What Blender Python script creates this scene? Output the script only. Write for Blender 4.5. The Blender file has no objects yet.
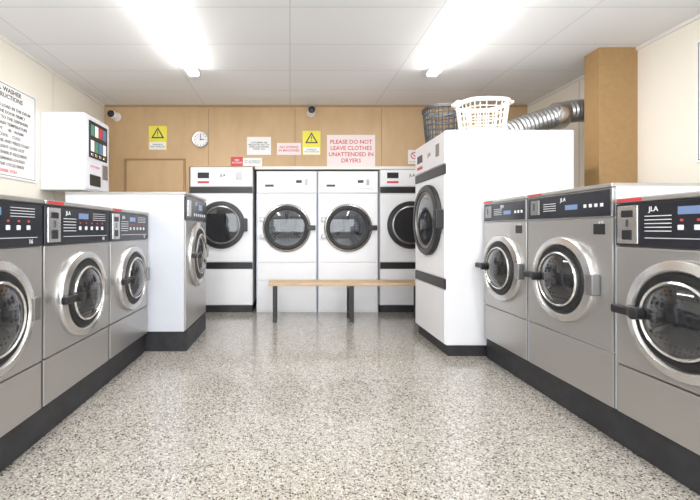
import bpy, bmesh, math, random
from mathutils import Vector
random.seed(3)
S=bpy.context.scene
COL=S.collection
# ------------------------------------------------------------ materials
def mat(name,col,rough=.5,metal=0,emis=None,es=0,alpha=1,bump=0,bscale=50,coat=0,stretch=None,var=0):
    m=bpy.data.materials.new(name); m.use_nodes=True
    nt=m.node_tree; b=nt.nodes['Principled BSDF']
    b.inputs['Base Color'].default_value=(*col,1); b.inputs['Roughness'].default_value=rough
    b.inputs['Metallic'].default_value=metal; b.inputs['Alpha'].default_value=alpha
    b.inputs['Coat Weight'].default_value=coat
    if emis: 
        b.inputs['Emission Color'].default_value=(*emis,1); b.inputs['Emission Strength'].default_value=es
    if bump or var:
        tc=nt.nodes.new('ShaderNodeTexCoord'); mp=nt.nodes.new('ShaderNodeMapping'); n=nt.nodes.new('ShaderNodeTexNoise')
        n.inputs['Scale'].default_value=bscale; n.inputs['Detail'].default_value=4
        if stretch: mp.inputs['Scale'].default_value=stretch
        nt.links.new(tc.outputs['Object'],mp.inputs[0]); nt.links.new(mp.outputs[0],n.inputs['Vector'])
        if bump:
            bp=nt.nodes.new('ShaderNodeBump'); bp.inputs['Strength'].default_value=bump; bp.inputs['Distance'].default_value=.01
            nt.links.new(n.outputs['Fac'],bp.inputs['Height']); nt.links.new(bp.outputs[0],b.inputs['Normal'])
        if var:
            r=nt.nodes.new('ShaderNodeValToRGB')
            r.color_ramp.elements[0].position=.3; r.color_ramp.elements[1].position=.7
            r.color_ramp.elements[0].color=(*[c*(1-var) for c in col],1)
            r.color_ramp.elements[1].color=(*[min(1,c*(1+var)) for c in col],1)
            nt.links.new(n.outputs['Fac'],r.inputs[0]); nt.links.new(r.outputs[0],b.inputs['Base Color'])
    return m
M={}
M['steel']=mat('brushed_steel',(.49,.475,.46),.34,.78,bump=.04,bscale=30,stretch=(1,1,40),var=.05)
M['steel_r']=mat('satin_steel',(.60,.59,.58),.27,.9)
M['steel_l']=mat('polished_steel',(.70,.69,.68),.22,.9)
M['steel_d']=mat('dark_steel',(.30,.295,.29),.3,.8)
M['white']=mat('white_enamel',(.86,.86,.88),.33,var=.02,bscale=3)
M['white2']=mat('pale_enamel',(.66,.68,.74),.38,var=.03,bscale=3)
M['black']=mat('black_plastic',(.018,.018,.02),.35)
M['panel']=mat('control_panel_black',(.022,.024,.032),.22)
M['rubber']=mat('black_rubber',(.012,.012,.013),.5)
M['plinth']=mat('plinth_black',(.028,.028,.032),.5,var=.3,bscale=12)
M['red']=mat('red_print',(.60,.05,.06),.5)
M['pinkred']=mat('pink_red_print',(.70,.08,.12),.5)
M['ink']=mat('dark_print',(.05,.05,.06),.6)
M['wtxt']=mat('white_print',(.80,.80,.82),.5)
M['paper']=mat('paper_white',(.84,.83,.82),.6)
M['pinkpaper']=mat('paper_pink',(.82,.72,.71),.6)
M['yellow']=mat('yellow_sign',(.82,.74,.08),.5)
M['edge']=mat('panel_edge_grey',(.50,.55,.66),.4)
M['green']=mat('green_print',(.08,.25,.17),.5)
M['bluep']=mat('blue_print',(.10,.20,.38),.5)
M['lcd']=mat('display_glow',(.08,.12,.2),.3,emis=(.35,.5,.9),es=.35)
M['glass']=mat('door_glass',(.012,.013,.016),.03,alpha=.80,coat=1)
M['mglass']=mat('dryer_door_glass',(.014,.017,.022),.05,alpha=.80,coat=1)
M['dglass']=mat('dark_glass',(.010,.012,.016),.05,alpha=.88,coat=1)
M['winglass']=mat('window_glass',(.9,.95,.95),.03,alpha=.06)
M['benchwood']=mat('bench_wood',(.60,.42,.25),.5,var=.15,bscale=8,stretch=(1,12,12))
M['cream']=mat('cream_wall_paint',(.84,.795,.705),.55,bump=.03,bscale=60)
M['brown']=mat('brown_paint',(.37,.225,.095),.55,bump=.05,bscale=20,var=.06)
M['duct']=mat('foil_duct',(.42,.42,.42),.32,.85)
M['greyplastic']=mat('dark_grey_plastic',(.065,.067,.072),.5)
M['wplastic']=mat('white_plastic',(.84,.82,.76),.45)
M['tube']=mat('fluorescent_tube',(1,1,1),.4,emis=(1,.99,.97),es=17)
M['fixt']=mat('fitting_white',(.88,.88,.88),.4)
M['trimw']=mat('trim_white',(.78,.76,.72),.5)
# drum: perforated
def drum():
    m=mat('perforated_drum',(.3,.3,.3),.3,.8); nt=m.node_tree; b=nt.nodes['Principled BSDF']
    tc=nt.nodes.new('ShaderNodeTexCoord'); v=nt.nodes.new('ShaderNodeTexVoronoi'); v.inputs['Scale'].default_value=45
    v.inputs['Randomness'].default_value=.1
    r=nt.nodes.new('ShaderNodeValToRGB'); r.color_ramp.elements[0].position=.28; r.color_ramp.elements[1].position=.36
    r.color_ramp.elements[0].color=(.02,.02,.022,1); r.color_ramp.elements[1].color=(.50,.50,.53,1)
    nt.links.new(tc.outputs['Object'],v.inputs['Vector']); nt.links.new(v.outputs['Distance'],r.inputs[0]); nt.links.new(r.outputs[0],b.inputs['Base Color'])
    return m
M['drum']=drum()
def terrazzo():
    m=mat('terrazzo_floor',(.5,.48,.44),.2); nt=m.node_tree; b=nt.nodes['Principled BSDF']
    b.inputs['Coat Weight'].default_value=.6; b.inputs['Coat Roughness'].default_value=.10
    tc=nt.nodes.new('ShaderNodeTexCoord')
    def layer(scale,stops,thr):
        v=nt.nodes.new('ShaderNodeTexVoronoi'); v.inputs['Scale'].default_value=scale
        nt.links.new(tc.outputs['Object'],v.inputs['Vector'])
        sp=nt.nodes.new('ShaderNodeSeparateColor'); nt.links.new(v.outputs['Color'],sp.inputs[0])
        r=nt.nodes.new('ShaderNodeValToRGB'); r.color_ramp.interpolation='CONSTANT'
        els=r.color_ramp.elements
        els[0].position=0; els[0].color=(*stops[0][1],1); els[1].position=stops[1][0]; els[1].color=(*stops[1][1],1)
        for p,c in stops[2:]:
            e=els.new(p); e.color=(*c,1)
        nt.links.new(sp.outputs[0],r.inputs[0])
        lt=nt.nodes.new('ShaderNodeMath'); lt.operation='LESS_THAN'; lt.inputs[1].default_value=thr
        nt.links.new(v.outputs['Distance'],lt.inputs[0])
        return r,lt
    r1,l1=layer(92,[(0,(.06,.05,.043)),(.14,(.17,.145,.12)),(.28,(.34,.31,.27)),(.58,(.49,.46,.41)),(.86,(.64,.61,.565))],.48)
    r2,l2=layer(200,[(0,(.10,.088,.078)),(.20,(.30,.27,.235)),(.46,(.46,.43,.38)),(.80,(.62,.59,.54))],.6)
    mx=nt.nodes.new('ShaderNodeMix'); mx.data_type='RGBA'
    mx.inputs[6].default_value=(.46,.43,.38,1)
    nt.links.new(l2.outputs[0],mx.inputs[0]); nt.links.new(r2.outputs[0],mx.inputs[7])
    mx2=nt.nodes.new('ShaderNodeMix'); mx2.data_type='RGBA'
    nt.links.new(l1.outputs[0],mx2.inputs[0]); nt.links.new(mx.outputs[2],mx2.inputs[6]); nt.links.new(r1.outputs[0],mx2.inputs[7])
    nt.links.new(mx2.outputs[2],b.inputs['Base Color'])
    n=nt.nodes.new('ShaderNodeTexNoise'); n.inputs['Scale'].default_value=2.2; n.inputs['Detail'].default_value=5
    mr=nt.nodes.new('ShaderNodeMapRange'); mr.inputs['To Min'].default_value=.14; mr.inputs['To Max'].default_value=.30
    nt.links.new(tc.outputs['Object'],n.inputs['Vector']); nt.links.new(n.outputs['Fac'],mr.inputs['Value']); nt.links.new(mr.outputs[0],b.inputs['Roughness'])
    return m
M['terrazzo']=terrazzo()
def ceilmat():
    m=mat('ceiling_tiles',(.7,.7,.7),.7); nt=m.node_tree; b=nt.nodes['Principled BSDF']
    tc=nt.nodes.new('ShaderNodeTexCoord'); k=nt.nodes.new('ShaderNodeTexBrick')
    k.offset=0; k.inputs['Scale'].default_value=1; k.inputs['Mortar Size'].default_value=.006
    k.inputs['Brick Width'].default_value=1.2; k.inputs['Row Height'].default_value=.6
    k.inputs['Color1'].default_value=(.83,.83,.84,1); k.inputs['Color2'].default_value=(.80,.80,.81,1); k.inputs['Mortar'].default_value=(.66,.66,.655,1)
    nt.links.new(tc.outputs['Object'],k.inputs['Vector']); nt.links.new(k.outputs['Color'],b.inputs['Base Color'])
    n=nt.nodes.new('ShaderNodeTexNoise'); n.inputs['Scale'].default_value=90
    bp=nt.nodes.new('ShaderNodeBump'); bp.inputs['Strength'].default_value=.15; bp.inputs['Distance'].default_value=.01
    nt.links.new(tc.outputs['Object'],n.inputs['Vector']); nt.links.new(n.outputs['Fac'],bp.inputs['Height']); nt.links.new(bp.outputs[0],b.inputs['Normal'])
    return m
M['ceil']=ceilmat()
def plywood():
    m=mat('plywood_panel',(.56,.38,.21),.5); nt=m.node_tree; b=nt.nodes['Principled BSDF']
    tc=nt.nodes.new('ShaderNodeTexCoord'); mp=nt.nodes.new('ShaderNodeMapping'); mp.inputs['Scale'].default_value=(2.2,2.2,.8)
    n=nt.nodes.new('ShaderNodeTexNoise'); n.inputs['Scale'].default_value=3; n.inputs['Detail'].default_value=5; n.inputs['Distortion'].default_value=.5
    r=nt.nodes.new('ShaderNodeValToRGB'); r.color_ramp.elements[0].position=.3; r.color_ramp.elements[1].position=.75
    r.color_ramp.elements[0].color=(.52,.345,.185,1); r.color_ramp.elements[1].color=(.58,.40,.225,1)
    nt.links.new(tc.outputs['Object'],mp.inputs[0]); nt.links.new(mp.outputs[0],n.inputs['Vector']); nt.links.new(n.outputs['Fac'],r.inputs[0]); nt.links.new(r.outputs[0],b.inputs['Base Color'])
    return m
M['ply']=plywood()
# ------------------------------------------------------------ helpers
def root(name,loc=(0,0,0),rz=0):
    e=bpy.data.objects.new(name,None); e.empty_display_size=.1; COL.objects.link(e)
    e.location=loc; e.rotation_euler=(0,0,math.radians(rz)); return e
def mk(name,verts,faces,material,parent=None,smooth=False,bevel=0,seg=2):
    me=bpy.data.meshes.new(name); me.from_pydata(verts,[],faces); me.update()
    bm=bmesh.new(); bm.from_mesh(me); bmesh.ops.recalc_face_normals(bm,faces=bm.faces); bm.to_mesh(me); bm.free()
    me.materials.append(material)
    if smooth:
        for p in me.polygons: p.use_smooth=True
    o=bpy.data.objects.new(name,me); COL.objects.link(o)
    if parent: o.parent=parent
    if bevel:
        b=o.modifiers.new('bevel','BEVEL'); b.width=bevel; b.segments=seg; b.limit_method='ANGLE'
    return o
F6=[(0,1,3,2),(4,6,7,5),(0,4,5,1),(2,3,7,6),(0,2,6,4),(1,5,7,3)]
def boxes(name,lst,material,parent=None,bevel=0,seg=2):
    V=[];F=[]
    for (x0,x1,y0,y1,z0,z1) in lst:
        k=len(V)
        for x in (x0,x1):
            for y in (y0,y1):
                for z in (z0,z1): V.append((x,y,z))
        F+= [tuple(k+i for i in f) for f in F6]
    return mk(name,V,F,material,parent,bevel=bevel,seg=seg)
def box(name,b,material,parent=None,bevel=0,seg=2): return boxes(name,[b],material,parent,bevel,seg)
def lathe(name,c,prof,material,parent=None,seg=56,axis='y'):
    V=[];F=[];n=len(prof)
    for i in range(seg):
        a=2*math.pi*i/seg
        for r,d in prof:
            if axis=='y': V.append((c[0]+r*math.cos(a),c[1]+d,c[2]+r*math.sin(a)))
            elif axis=='z': V.append((c[0]+r*math.cos(a),c[1]+r*math.sin(a),c[2]+d))
            else: V.append((c[0]+d,c[1]+r*math.cos(a),c[2]+r*math.sin(a)))
    for i in range(seg):
        j=(i+1)%seg
        for k in range(n-1): F.append((i*n+k,i*n+k+1,j*n+k+1,j*n+k))
    o=mk(name,V,F,material,parent)
    bm=bmesh.new(); bm.from_mesh(o.data); bmesh.ops.remove_doubles(bm,verts=bm.verts,dist=1e-5); bmesh.ops.recalc_face_normals(bm,faces=bm.faces); bm.to_mesh(o.data); bm.free()
    for p in o.data.polygons: p.use_smooth=True
    e=o.modifiers.new('es','EDGE_SPLIT'); e.split_angle=math.radians(40)
    return o
def text(name,s,c,w,h,material,parent,align='CENTER',sp=1.0):
    cu=bpy.data.curves.new(name,'FONT'); cu.body=s; cu.align_x=align; cu.align_y='CENTER'; cu.size=1; cu.space_line=sp
    cu.resolution_u=2
    o=bpy.data.objects.new(name,cu); COL.objects.link(o); cu.materials.append(material)
    bpy.context.view_layer.update()
    d=o.dimensions; k=min(w/max(d.x,1e-3),h/max(d.y,1e-3))
    cu.size=k; cu.extrude=.0008
    if k>.03: cu.offset=k*.012
    o.rotation_euler=(math.pi/2,0,0); o.location=c; o.parent=parent
    return o
def tubeobj(name,pts,rad,material,parent=None,ribs=0,seg=20):
    P=[Vector(p) for p in pts]; V=[];F=[]
    for i,p in enumerate(P):
        t=(P[min(i+1,len(P)-1)]-P[max(i-1,0)]).normalized()
        up=Vector((0,1,0)) if abs(t.y)<.9 else Vector((0,0,1))
        a=t.cross(up).normalized(); b=t.cross(a).normalized()
        r=rad*(1+(ribs if i%2 else 0))
        for k in range(seg):
            an=2*math.pi*k/seg; V.append(tuple(p+a*r*math.cos(an)+b*r*math.sin(an)))
    for i in range(len(P)-1):
        for k in range(seg):
            l=(k+1)%seg; F.append((i*seg+k,i*seg+l,(i+1)*seg+l,(i+1)*seg+k))
    F.append(tuple(range(seg))); F.append(tuple((len(P)-1)*seg+k for k in range(seg)))
    return mk(name,V,F,material,parent,smooth=False)
# ------------------------------------------------------------ room
XL,XR,YB,YF,C=-2.62,3.35,5.36,-1.6,2.91
box('floor',(XL-.1,XR+.1,YF-.1,6.6,-.1,0),M['terrazzo'])
box('ceiling',(XL-.1,XR+.1,YF-.1,6.6,C,C+.1),M['ceil'])
box('wall_left',(XL-.1,XL,YF-.1,6.6,0,C),M['cream'])
box('wall_right',(XR,XR+.1,YF-.1,6.6,0,C),M['cream'])
box('wall_service',(XL,XR,6.5,6.6,0,C),M['cream'])
boxes('wall_back',[(XL,-1.42,YB,YB+.1,0,C),(-1.42,2.14,YB,YB+.1,2.045,C),(2.14,XR,YB,YB+.1,0,C)],M['ply'])
boxes('wall_front',[(XL,XR,YF-.1,YF,0,.45),(XL,XR,YF-.1,YF,2.6,C),(XL,-2.3,YF-.1,YF,.45,2.6),(3.0,XR,YF-.1,YF,.45,2.6)],M['cream'])
boxes('added_window_1',[(x-.03,x+.03,YF-.08,YF-.02,.45,2.6) for x in (-2.27,-.5,1.2,2.97)]+[(-2.3,3,YF-.08,YF-.02,.45,.52),(-2.3,3,YF-.08,YF-.02,2.53,2.6)],M['trimw'])  # unseen shop window behind the camera, added to let light in
box('added_window_2',(-2.24,2.94,YF-.055,YF-.045,.52,2.53),M['winglass'])
M['plyd']=mat('panel_joint',(.38,.24,.12),.6)
boxes('trim_1',[(x-.005,x+.005,YB-.004,YB,2.05,C-.05) for x in (-1.15,.07,1.29,2.51)],M['plyd'])
box('trim_2',(XL,XR,YB-.02,YB,C-.025,C),M['plyd'])
box('trim_3',(XL,XL+.02,YF,YB-.03,C-.03,C),M['trimw'])
box('trim_4',(XR-.02,XR,YF,YB-.03,C-.03,C),M['trimw'])
M['cjoint']=mat('wall_joint',(.68,.63,.54),.6)
boxes('trim_5',[(XL,XL+.004,y-.005,y+.005,.0,C-.04) for y in (.6,1.8,3.0,4.2)],M['cjoint'])
boxes('trim_6',[(XR-.004,XR,y-.005,y+.005,.0,C-.04) for y in (.6,1.8,3.0,4.4)],M['cjoint'])
box('trim_7',(-.49,2.12,YB-.035,YB,2.0,2.043),M['trimw'])
# door left of dryers
dr=root('door_1',(-1.90,YB,0))
box('door_leaf',(-.40,.40,-.02,-.001,.01,2.13),M['ply'],dr,.003)
boxes('door_frame',[(-.43,-.405,-.03,-.001,0,2.155),(.405,.43,-.03,-.001,0,2.155),(-.405,.405,-.03,-.001,2.135,2.155)],M['plyd'],dr,.003)
lathe('door_knob',(.33,-.02,1.0),[(.012,0),(.012,-.03),(.028,-.04),(.028,-.06),(.0,-.07)],M['steel_l'],dr,20)
box('wall_pillar',(2.98,XR,3.66,3.85,0,C),M['brown'],None,.004)
# ------------------------------------------------------------ doors for machines
def paddles(parent,c,R):
    x,y,z=c; V=[];F=[]
    for q in range(3):
        a=math.radians(90+120*q); ux,uz=math.cos(a),math.sin(a); vx,vz=-uz,ux
        k=len(V)
        for (rr,t,d) in ((.25,.07,0),(.25,-.07,0),(.95,-.12,0),(.95,.12,0),(.3,0,-.02),(.9,0,-.022)):
            V.append((x+R*(rr*ux+t*vx),y+d,z+R*(rr*uz+t*vz)))
        F+=[(k,k+1,k+4),(k+1,k+2,k+5,k+4),(k+2,k+3,k+5),(k+3,k,k+4,k+5)]
    mk('drum_lifters',V,F,M['steel_l'],parent)
def porthole(r,c,parent,style='washer',R=.27):
    k=R/.27; x,y,z=c
    if style=='washer':
        lathe('door_ring',c,[(.27*k,.002),(.27*k,-.022),(.262*k,-.034),(.225*k,-.044),(.214*k,-.036),(.210*k,-.02)],M['steel_r'],parent)
        lathe('door_gasket',c,[(.212*k,-.004),(.212*k,-.03),(.203*k,-.04),(.178*k,-.04),(.170*k,-.03)],M['rubber'],parent)
        lathe('door_inner_ring',c,[(.172*k,-.02),(.172*k,-.05),(.165*k,-.058),(.158*k,-.052),(.156*k,-.03)],M['steel_l'],parent)
        lathe('drum',c,[(.158*k,-.036),(.11*k,-.018),(.05*k,-.012),(0,-.012)],M['drum'],parent)
        paddles(parent,(x,y-.022,z),.15*k)
        lathe('door_glass',c,[(.158*k,-.045),(.13*k,-.062),(.08*k,-.078),(.04*k,-.083),(0,-.084)],M['glass'],parent)
        box('door_handle',(x-.30*k,x-.155*k,y-.085,y-.045,z-.022,z+.022),M['black'],parent,.01,3)
        boxes('door_hinge',[(x+.235*k,x+.285*k,y-.05,y-.001,z-.06,z+.06)],M['steel_d'],parent,.006)
        lathe('door_bolt',(x-.16*k,y-.05,z),[(.03,0),(.03,-.045),(.02,-.05),(0,-.05)],M['black'],parent,20)
    elif style=='blackdryer':
        lathe('door_ring',c,[(.27*k,.002),(.27*k,-.03),(.262*k,-.045),(.225*k,-.05),(.215*k,-.03)],M['black'],parent)
        lathe('door_inner_ring',c,[(.218*k,-.01),(.218*k,-.04),(.205*k,-.046),(.198*k,-.03)],M['steel_d'],parent)
        lathe('drum',c,[(.2*k,-.02),(.1*k,-.01),(0,-.01)],M['drum'],parent)
        lathe('door_glass',c,[(.2*k,-.032),(.13*k,-.04),(0,-.045)],M['dglass'],parent)
        box('door_handle',(x+.24*k,x+.30*k,y-.075,y-.001,z-.09,z+.09),M['black'],parent,.01,3)
    else:
        lathe('door_ring',c,[(.27*k,.002),(.27*k,-.02),(.262*k,-.03),(.25*k,-.034),(.243*k,-.02)],M['steel_r'],parent)
        lathe('door_gasket',c,[(.245*k,-.006),(.245*k,-.025),(.235*k,-.03),(.21*k,-.03),(.2*k,-.02)],M['rubber'],parent)
        lathe('drum',c,[(.203*k,-.018),(.1*k,-.010),(0,-.010)],M['drum'],parent)
        paddles(parent,(x,y-.013,z),.19*k)
        lathe('door_glass',c,[(.203*k,-.024),(.13*k,-.038),(0,-.045)],M['mglass'],parent)
        box('door_handle',(x+.225*k,x+.32*k,y-.06,y-.001,z-.035,z+.035),M['black'],parent,.008,3)
        boxes('door_hinge',[(x-.30*k,x-.25*k,y-.035,y-.001,z+s-.03,z+s+.03) for s in (-.12,.12)],M['steel_d'],parent,.004)
# ------------------------------------------------------------ washer A
def washerA(loc,rz,W=.745,D=.95):
    r=root('front_loading_washer',loc,rz); h=W/2-.004
    box('cabinet',(-h,h,.0,D,0,1.115),M['steel_d'],r,.004)
    box('lower_panel',(-h+.003,h-.003,-.014,0,.005,.255),M['steel'],r,.004)
    box('front_panel',(-h+.003,h-.003,-.018,0,.263,.877),M['steel'],r,.006)
    box('control_panel',(-h+.003,h-.003,-.022,0,.883,1.10),M['panel'],r,.005)
    box('top_lid',(-h,h,-.028,D,1.105,1.13),M['steel'],r,.006)
    box('warning_label',(-h+.02,-h+.16,-.0295,-.028,1.109,1.126),M['red'],r)
    box('coin_plate',(-h+.02,-h+.135,-.028,-.02,.895,1.09),M['steel_l'],r,.003)
    boxes('coin_slot',[(-h+.045,-h+.11,-.031,-.027,1.03,1.065),(-h+.05,-h+.105,-.031,-.027,.915,.965)],M['black'],r,.002)
    text('coin_label','1',(-h+.078,-.0315,.998),.03,.035,M['ink'],r)
    text('logo','JLA',(-h+.215,-.0235,1.065),.08,.03,M['wtxt'],r)
    boxes('program_labels',[(-h+.17,-h+.30,-.0235,-.022,z,z+.004) for z in (1.03,1.012,.994,.976,.958)],M['wtxt'],r)
    box('display',(-h+.33,-h+.44,-.0245,-.022,1.035,1.07),M['lcd'],r)
    boxes('buttons',[(-h+.33+i*.07,-h+.355+i*.07,-.027,-.022,.965,.988) for i in range(5)],M['wtxt'],r,.003)
    boxes('indicator_lights',[(-h+.34+i*.07,-h+.352+i*.07,-.0245,-.022,1.004,1.014) for i in range(5)],M['red'],r)
    boxes('panel_print',[(-h+.5,h-.07,-.0235,-.022,z,z+.003) for z in (1.072,1.058,1.044,1.03)]+[(-h+.17,h-.05,-.0235,-.022,.925,.928)],M['wtxt'],r)
    text('size_label','16',(h-.10,-.0235,.905),.05,.022,M['wtxt'],r)
    porthole(r,(0,-.018,.565),r)
    return r
def washerB(loc,rz,W=.745,D=.98):
    r=root('front_loading_washer',loc,rz); h=W/2-.004
    box('cabinet',(-h,h,.0,D,0,1.205),M['white2'],r,.004)
    box('lower_panel',(-h+.003,h-.003,-.014,0,.005,.30),M['steel'],r,.004)
    box('front_panel',(-h+.003,h-.003,-.018,0,.308,1.03),M['steel'],r,.006)
    box('control_surround',(-h+.003,h-.003,-.018,0,1.036,1.195),M['steel'],r,.004)
    box('control_panel',(-h+.012,h-.012,-.023,-.01,1.042,1.188),M['panel'],r,.004)
    box('top_lid',(-h,h,-.025,D,1.197,1.22),M['steel'],r,.005)
    box('warning_label',(-h+.02,-h+.16,-.0265,-.025,1.202,1.216),M['red'],r)
    boxes('coin_unit',[(-h+.05,-h+.14,-.03,-.02,1.07,1.17),],M['steel_d'],r,.003)
    boxes('coin_slot',[(-h+.085,-h+.095,-.032,-.028,1.10,1.15)],M['black'],r)
    text('logo','JLA',(.0,-.0245,1.155),.10,.03,M['wtxt'],r)
    box('display',(.02,.12,-.0255,-.022,1.09,1.12),M['lcd'],r)
    boxes('buttons',[(.17+i*.04,.19+i*.04,-.027,-.022,1.095,1.115) for i in range(3 if W<.7 else 4)],M['wtxt'],r,.003)
    boxes('panel_print',[(-h+.18,-h+.30,-.0245,-.022,z,z+.004) for z in (1.135,1.12,1.105,1.09)],M['wtxt'],r)
    text('size_label','12',(h-.08,-.019,1.0),.04,.025,M['wtxt'],r)
    box('size_badge',(h-.13,h-.05,-.021,-.017,.94,1.0),M['black'],r,.003)
    porthole(r,(0,-.018,.655),r)
    return r
FXL=-1.35; FXR=1.755; PZ=.185
for y in (1.675,.92,2.43,3.19):
    washerA((FXL,y,PZ),90, .75)
box('machine_plinth',(XL+.01,FXL-.018,.4,3.56,0,PZ),M['plinth'],None,.006)
washerA((FXR,1.665,PZ),-90,.73); washerA((FXR,.93,PZ),-90,.73)
washerB((FXR,2.41,PZ),-90,.74); washerB((FXR,3.10,PZ),-90,.62)
box('machine_plinth',(FXR+.015,XR-.01,.4,3.425,0,PZ),M['plinth'],None,.006)
# ------------------------------------------------------------ large washer
def washerC(loc,rz):
    W=.86;D=1.12; r=root('industrial_washer',loc,rz); h=W/2
    box('plinth',(-h+.02,h-.02,-.02,D,0,.19),M['plinth'],r,.004)
    box('cabinet',(-h,h,0,D,.19,1.50),M['white2'],r,.008)
    box('front_panel',(-h+.005,h-.005,-.018,0,.20,1.24),M['steel'],r,.005)
    box('control_panel',(-h+.005,h-.005,-.024,0,1.25,1.47),M['panel'],r,.005)
    box('top_lid',(-h-.004,h+.004,-.02,D,1.485,1.51),M['steel'],r,.004)
    box('coin_plate',(-h+.04,-h+.16,-.03,-.02,1.28,1.44),M['steel_l'],r,.003)
    text('logo','JLA',(-.05,-.0255,1.42),.12,.04,M['wtxt'],r)
    box('display',(.05,.2,-.0265,-.022,1.36,1.42),M['lcd'],r)
    boxes('buttons',[(-.15+i*.09,-.12+i*.09,-.03,-.022,1.29,1.32) for i in range(6)],M['wtxt'],r,.003)
    porthole(r,(0,-.018,.90),r,'washer',.335)
washerC((-1.0,4.01,0),90)
# ------------------------------------------------------------ dryers
def dryerD(loc,rz,W=.86,D=1.1,H=2.03,zc=1.22,R=.34,base=.10):
    r=root('tumble_dryer',loc,rz); h=W/2-.004
    box('kick_plinth',(-h+.01,h-.01,.02,D-.01,0,base),M['plinth'],r)
    box('cabinet',(-h,h,0,D,base,H),M['white'],r,.006)
    box('lower_door',(-h+.006,h-.006,-.015,0,base+.01,.60),M['white'],r,.005)
    box('stripe_lower',(-h+.002,h-.002,-.016,0,.61,.70),M['black'],r,.003)
    box('front_panel',(-h+.006,h-.006,-.015,0,.708,1.655),M['white'],r,.005)
    box('stripe_upper',(-h+.002,h-.002,-.016,0,1.665,1.75),M['black'],r,.003)
    box('header_panel',(-h+.006,h-.006,-.015,0,1.76,H-.01),M['white'],r,.005)
    box('display',(-.33,-.17,-.018,-.014,1.87,1.95),M['panel'],r,.002)
    text('logo','JLA',(.02,-.0155,1.91),.15,.05,M['ink'],r)
    boxes('coin_slot',[(.2,.28,-.02,-.014,1.85,1.97)],M['steel_d'],r,.003)
    boxes('panel_label',[(-.33,-.17,-.0165,-.0145,1.80,1.83)],M['red'],r)
    porthole(r,(0,-.015,zc),r,'blackdryer',R)
    return r
def dryerE(loc,rz,W=.85,D=1.05,H=1.97):
    r=root('tumble_dryer',loc,rz); h=W/2-.004
    box('cabinet',(-h,h,0,D,0,H),M['white'],r,.005)
    boxes('side_trim',[(-h,-h+.008,-.012,0,.03,1.66),(h-.008,h,-.012,0,.03,1.66)],M['edge'],r)
    box('lower_panel',(-h+.012,h-.012,-.012,0,.03,.44),M['white'],r,.005)
    box('middle_panel',(-h+.012,h-.012,-.012,0,.45,.69),M['white'],r,.005)
    box('front_panel',(-h+.012,h-.012,-.012,0,.70,1.64),M['white'],r,.006)
    box('header_panel',(-h+.01,h-.01,-.03,0,1.665,H-.01),M['white'],r,.008)
    box('control_box',(.10,.34,-.045,-.028,1.72,1.88),M['white'],r,.006)
    boxes('control_labels',[(.13,.21,-.047,-.044,1.80,1.84),(-.3,-.18,-.032,-.029,1.75,1.78)],M['ink'],r)
    boxes('coin_slot',[(.25,.29,-.049,-.044,1.77,1.85)],M['steel_d'],r,.002)
    for x in (-.12,-.02):
        lathe('knob',(x,-.03,1.80),[(.022,0),(.02,-.025),(0,-.027)],M['steel_l'],r,20)
    porthole(r,(0,-.012,1.18),r,'steel',.335)
    return r
DY=5.30
dryerD((-.955,DY,0),0,W=.88,R=.33)
dryerE((-.046,DY,0),0); dryerE((.806,DY,0),0)
dryerD((1.68,DY,0),0,W=.86,H=1.99,R=.33)
dryerD((1.42,3.86,0),-90,W=.82,D=1.16,H=2.06,zc=1.25,R=.355,base=.10)
# ------------------------------------------------------------ bench
b=root('wooden_bench',(.73,4.86,0))
boxes('seat_slats',[(-1.0,1.0,y,y+.095,.455,.495) for y in (-.16,-.05,.06)],M['benchwood'],b,.006)
L=[]
for x in (-.92,.04,.92):
    L+=[(x-.025,x+.025,-.14,-.10,0,.455),(x-.025,x+.025,.10,.14,0,.455),(x-.02,x+.02,-.10,.10,.41,.455),(x-.015,x+.015,-.10,.10,.08,.11)]
boxes('leg_frames',L,M['black'],b,.003)
# ------------------------------------------------------------ baskets
def basket(name,loc,rx0,ry0,rx1,ry1,H,rows,cols,m,th,handles=True):
    r=root(name,loc); V=[];F=[]
    for j in range(rows+1):
        t=j/rows; a=rx0+(rx1-rx0)*t; bb=ry0+(ry1-ry0)*t
        for i in range(cols):
            an=2*math.pi*i/cols; ca,sa=math.cos(an),math.sin(an); p=.75
            V.append((a*math.copysign(abs(ca)**p,ca),bb*math.copysign(abs(sa)**p,sa),.012+t*(H-.03)))
    for j in range(rows):
        for i in range(cols):
            k=(i+1)%cols; F.append((j*cols+i,j*cols+k,(j+1)*cols+k,(j+1)*cols+i))
    o=mk('lattice_side',V,F,m,r); w=o.modifiers.new('wire','WIREFRAME'); w.thickness=th; w.use_even_offset=False
    def ring(nm,a,bb,z0,z1,t):
        V=[];F=[];n=48
        for i in range(n):
            an=2*math.pi*i/n; ca,sa=math.cos(an),math.sin(an); p=.75
            x=math.copysign(abs(ca)**p,ca); y=math.copysign(abs(sa)**p,sa)
            for (q,z) in ((0,z0),(0,z1),(t,z1),(t,z0)): V.append(((a+q)*x,(bb+q)*y,z))
        for i in range(n):
            k=(i+1)%n
            for q in range(4): F.append((i*4+q,i*4+(q+1)%4,k*4+(q+1)%4,k*4+q))
        mk(nm,V,F,m,r,bevel=.003)
    ring('rim',rx1-.008,ry1-.008,H-.035,H,.024)
    ring('base_band',rx0-.01,ry0-.01,0,.045,.014)
    n=40
    V=[];
    for i in range(n):
        an=2*math.pi*i/n; ca,sa=math.cos(an),math.sin(an)
        V.append((rx0*math.copysign(abs(ca)**.75,ca),ry0*math.copysign(abs(sa)**.75,sa),0))
    V+= [(x,y,.008) for x,y,z in V]
    mk('base',V,[tuple(range(n)),tuple(range(n,2*n))]+[(i,(i+1)%n,n+(i+1)%n,n+i) for i in range(n)],m,r)
    if handles:
        for s in (-1,1): box('handle',(s*rx1-.03+s*.02,s*rx1+.03+s*.02,-.07,.07,H-.02,H+.006),m,r,.008)
    return r
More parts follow.
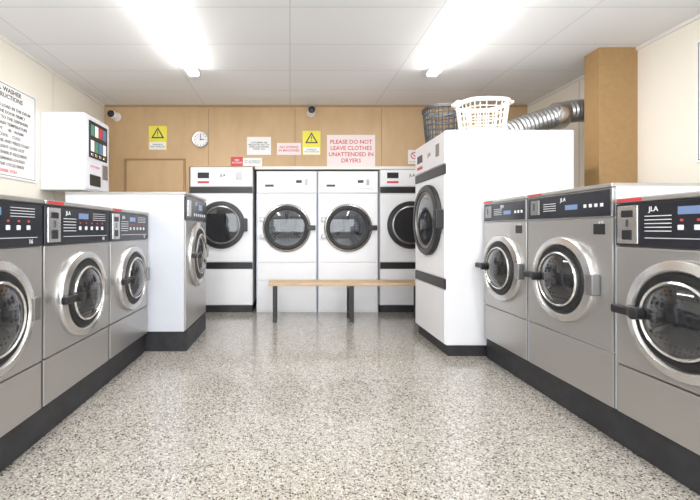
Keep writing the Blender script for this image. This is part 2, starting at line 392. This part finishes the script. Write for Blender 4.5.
basket('laundry_basket',(1.87,3.70,2.06),.19,.15,.225,.18,.325,5,26,M['wplastic'],.014)
basket('laundry_basket',(1.605,4.00,2.06),.16,.13,.185,.165,.37,6,28,M['greyplastic'],.015,False)
# ------------------------------------------------------------ duct
d=root('ventilation_duct',(0,0,0))
ctrl=[(2.22,4.08,2.07),(2.28,4.08,2.16),(2.45,4.08,2.24),(2.75,4.08,2.34),(3.0,4.08,2.42),(3.35,4.08,2.44)]
pts=[]
def cr(p0,p1,p2,p3,t):
    return [0.5*((2*b)+(-a+c)*t+(2*a-5*b+4*c-e)*t*t+(-a+3*b-3*c+e)*t**3) for a,b,c,e in zip(p0,p1,p2,p3)]
for i in range(len(ctrl)-1):
    p0=ctrl[max(0,i-1)];p3=ctrl[min(len(ctrl)-1,i+2)]
    n=max(2,int((Vector(ctrl[i+1])-Vector(ctrl[i])).length/.02))
    for k in range(n): pts.append(cr(p0,ctrl[i],ctrl[i+1],p3,k/n))
tubeobj('flexible_hose',pts,.108,M['duct'],d,ribs=.10,seg=28)
lathe('hose_collar',(2.82,4.08,2.375),[(.10,0),(.135,.0),(.14,.02),(.14,.10),(.135,.12),(.10,.12)],M['steel_r'],d,32,'x')
# ------------------------------------------------------------ lights
def fitting(x,y0,y1):
    r=root('fluorescent_light_fitting',(x,0,0))
    box('batten',(-.035,.035,y0,y1,C-.05,C),M['fixt'],r,.006)
    boxes('end_caps',[(-.05,.05,y0,y0+.04,C-.10,C-.03),(-.05,.05,y1-.04,y1,C-.10,C-.03)],M['fixt'],r,.006)
    for s in (-1,1):
        V=[];F=[];n=14
        for y in (y0+.04,y1-.04):
            for k in range(n):
                a=2*math.pi*k/n; V.append((s*.038+.019*math.cos(a),y,C-.075+.019*math.sin(a)))
        for k in range(n): F.append((k,(k+1)%n,n+(k+1)%n,n+k))
        mk('tube',V,F,M['tube'],r,smooth=True)
fitting(-1.04,2.35,4.15); fitting(1.54,2.35,4.15); fitting(-1.04,-.6,1.2); fitting(1.54,-.6,1.2)  # last two fittings are unseen, added behind the camera for room light
def area(name,loc,rot,sx,sy,p,col=(1,1,1)):
    l=bpy.data.lights.new(name,'AREA'); l.shape='RECTANGLE'; l.size=sx; l.size_y=sy; l.energy=p; l.color=col
    o=bpy.data.objects.new(name,l); COL.objects.link(o); o.location=loc; o.rotation_euler=[math.radians(a) for a in rot]; return o
area('window_fill_light',(.35,YF-.25,1.6),(90,0,0),5,2,175,(.90,.95,1))  # added fill lamp outside the unseen window, stands in for daylight
for i,x in enumerate((-1.04,1.54)):
    for y in (3.25,.3): area('tube_light',(x,y,C-.11),(0,0,0),.12,1.7,20,(1,.99,.98))  # area lamps under the tubes; the rear ones belong to the added fittings
w=bpy.data.worlds.new('world'); S.world=w; w.use_nodes=True
w.node_tree.nodes['Background'].inputs[0].default_value=(.85,.92,1,1); w.node_tree.nodes['Background'].inputs[1].default_value=1.0
# ------------------------------------------------------------ signs
def sign(name,loc,rz,w,h,m,th=.008):
    r=root(name,loc,rz); box('board',(-w/2,w/2,-th,-.0005,-h/2,h/2),m,r,.001); return r
def P(px,py,Y=YB): return ((px-290)*Y/380, 1.15+(230-py)*Y/380)
K=YB/380
def bsign(name,x0,x1,y0,y1,m):
    X,Z=P((x0+x1)/2,(y0+y1)/2); return sign(name,(X,YB,Z),0,(x1-x0)*K,(y1-y0)*K,m),(x1-x0)*K,(y1-y0)*K
s,w_,h_=bsign('notice_sign',327,375,135,168,M['pinkpaper'])
text('lettering','PLEASE DO NOT\nLEAVE CLOTHES\nUNATTENDED IN\nDRYERS',(0,-.009,0),w_*.92,h_*.86,M['red'],s,sp=1.1)
def warn(x0,x1,y0,y1):
    s,w_,h_=bsign('warning_sign',x0,x1,y0,y1,M['yellow'])
    t=w_*.36; zc=h_*.2
    box('white_field',(-w_*.46,w_*.46,-.0095,-.008,-h_*.48,-h_*.18),M['paper'],s)
    mk('triangle',[(-t,-.010,zc-t*.8),(t,-.010,zc-t*.8),(0,-.010,zc+t*.9)],[(0,1,2)],M['ink'],s)
    mk('triangle_inner',[(-t*.68,-.0105,zc-t*.62),(t*.68,-.0105,zc-t*.62),(0,-.0105,zc+t*.55)],[(0,1,2)],M['yellow'],s)
    text('mark','!',(0,-.011,zc-t*.15),.03,t*.8,M['ink'],s)
    text('lettering','WARNING\nHOT SURFACES',(0,-.0105,-h_*.33),w_*.8,h_*.22,M['ink'],s)
warn(149,167,126,150); warn(302.5,320.5,131,155)
s,w_,h_=bsign('notice_sign',247,271,137,155,M['paper']); text('lettering','CUSTOMERS ARE\nREQUESTED NOT TO\nOVERLOAD DRYERS\nTHANK YOU',(0,-.009,0),w_*.85,h_*.8,M['ink'],s)
s,w_,h_=bsign('notice_sign',277,301,143,155,M['pinkpaper']); text('lettering','NO DYEING\nIN MACHINES',(0,-.009,0),w_*.85,h_*.75,M['pinkred'],s)
s,w_,h_=bsign('notice_sign',243,262,158,166,M['paper']); text('lettering','CCTV IN OPERATION\nON THESE PREMISES',(0,-.009,0),w_*.88,h_*.7,M['ink'],s)
s,w_,h_=bsign('fire_notice',231,243,157,166,M['red']); text('lettering','FIRE\nACTION',(0,-.009,0),w_*.8,h_*.75,M['wtxt'],s)
s,w_,h_=bsign('no_smoking_sign',408,420,150,164,M['paper'])
lathe('prohibition_ring',(0,-.008,.02),[(.05,0),(.05,-.002),(.038,-.002),(.038,0)],M['red'],s,28)
mk('prohibition_bar',[(-.035,-.0105,.047),(-.027,-.0105,.055),(.035,-.0105,-.007),(.027,-.0105,-.015)],[(0,1,2,3)],M['red'],s)
text('lettering','NO SMOKING',(0,-.009,-.07),w_*.85,.03,M['red'],s)
# clock
X,Z=P(201,140); ck=root('wall_clock',(X,YB,Z))
lathe('case',(0,0,0),[(.115,0),(.115,-.03),(.108,-.038),(.098,-.036),(.096,-.024)],M['steel_l'],ck,40)
lathe('face',(0,0,0),[(.098,-.024),(0,-.024)],M['paper'],ck,40)
boxes('hands',[(-.004,.004,-.028,-.026,-.01,.075),(-.01,.05,-.028,-.026,-.005,.005)],M['ink'],ck)
boxes('hour_marks',[(.08*math.sin(a)-.004,.08*math.sin(a)+.004,-.0265,-.025,.08*math.cos(a)-.006,.08*math.cos(a)+.006) for a in [i*math.pi/6 for i in range(12)]],M['ink'],ck)
# cctv
def cctv(px,py):
    X,Z=P(px,py); r=root('security_camera',(X,YB,Z))
    lathe('wall_plate',(0,0,0),[(.06,0),(.06,-.02),(0,-.022)],M['fixt'],r,24)
    box('arm',(-.012,.012,-.07,-.015,-.012,.012),M['fixt'],r,.003)
    lathe('housing',(0,-.07,-.01),[(0,.005),(.04,.0),(.055,-.03),(.055,-.11),(.05,-.12)],M['fixt'],r,24)
    lathe('lens',(0,-.07,-.01),[(.05,-.115),(.035,-.14),(.0,-.15)],M['black'],r,24)
cctv(117,117); cctv(311,113)
# instruction boards
body='\n'.join(['PLACE YOUR LOAD IN THE DRUM','CLOSE THE DOOR FIRMLY','ADD SOAP TO THE DISPENSER','SELECT WASH TEMPERATURE','60 - HOT      40 - WARM','30 - COOL    COLD','INSERT COINS AND PRESS START','WHEN LIGHT GOES OUT','ADD SOFTENER IF REQUIRED','DOOR REMAINS LOCKED','UNTIL THE CYCLE ENDS'])
def board(loc,rz,w,h,title):
    s=sign('instruction_board',loc,rz,w,h,M['paper'],.012)
    g=.022; t=.005
    boxes('printed_border',[(-w/2+g,-w/2+g+t,-.013,-.012,-h/2+g,h/2-g),(w/2-g-t,w/2-g,-.013,-.012,-h/2+g,h/2-g),(-w/2+g,w/2-g,-.013,-.012,h/2-g-t,h/2-g),(-w/2+g,w/2-g,-.013,-.012,-h/2+g,-h/2+g+t)],M['ink'],s)
    text('heading',title,(0,-.013,h/2-.10),w*.72,.10,M['ink'],s)
    text('instructions',body,(0,-.013,-.05),w*.86,h-.32,M['ink'],s,sp=1.3)
    text('footer','THANK YOU',(0,-.013,-h/2+.065),w*.4,.03,M['pinkred'],s)
board((XL,3.50,2.07),90,.82,.88,'J.L.A. WASHER\nINSTRUCTIONS')
board((XR,2.74,2.20),-90,.78,1.0,'DRYER\nINSTRUCTIONS')
# vending
v=root('detergent_vending_machine',(XL,4.25,1.57),90)
box('cabinet',(-.27,.27,-.46,-.001,0,.82),M['white'],v,.01)
box('front_door',(-.25,.25,-.475,-.46,.02,.80),M['white2'],v,.005)
box('display_panel',(-.2,.2,-.481,-.474,.36,.76),M['panel'],v,.003)
cols=['green','paper','red','bluep','paper','green','bluep','paper']
for i in range(8):
    x=-.17+(i%4)*.088; z=.60-(i//4)*.17
    box('product_card',(x,x+.07,-.485,-.48,z,z+.12),M[cols[i]],v,.002)
boxes('select_buttons',[(-.165+i*.088,-.125+i*.088,-.487,-.474,.38,.41) for i in range(4)],M['steel_l'],v,.003)
box('coin_mech',(.08,.2,-.487,-.474,.16,.32),M['steel_d'],v,.004)
box('dispense_tray',(-.18,.04,-.485,-.474,.06,.18),M['black'],v,.004)
text('lettering','SOAP POWDER',(-.07,-.476,.27),.2,.05,M['pinkred'],v)
# ------------------------------------------------------------ camera
cam=bpy.data.cameras.new('camera'); co=bpy.data.objects.new('camera',cam); COL.objects.link(co)
cam.sensor_width=36; cam.lens=380/700*36; cam.shift_x=60/700; cam.shift_y=-20/700; cam.clip_start=.05
co.location=(0,0,1.15); co.rotation_euler=(math.pi/2,0,0); S.camera=co
S.view_settings.view_transform='Standard'; S.view_settings.look='None'; S.view_settings.exposure=.10
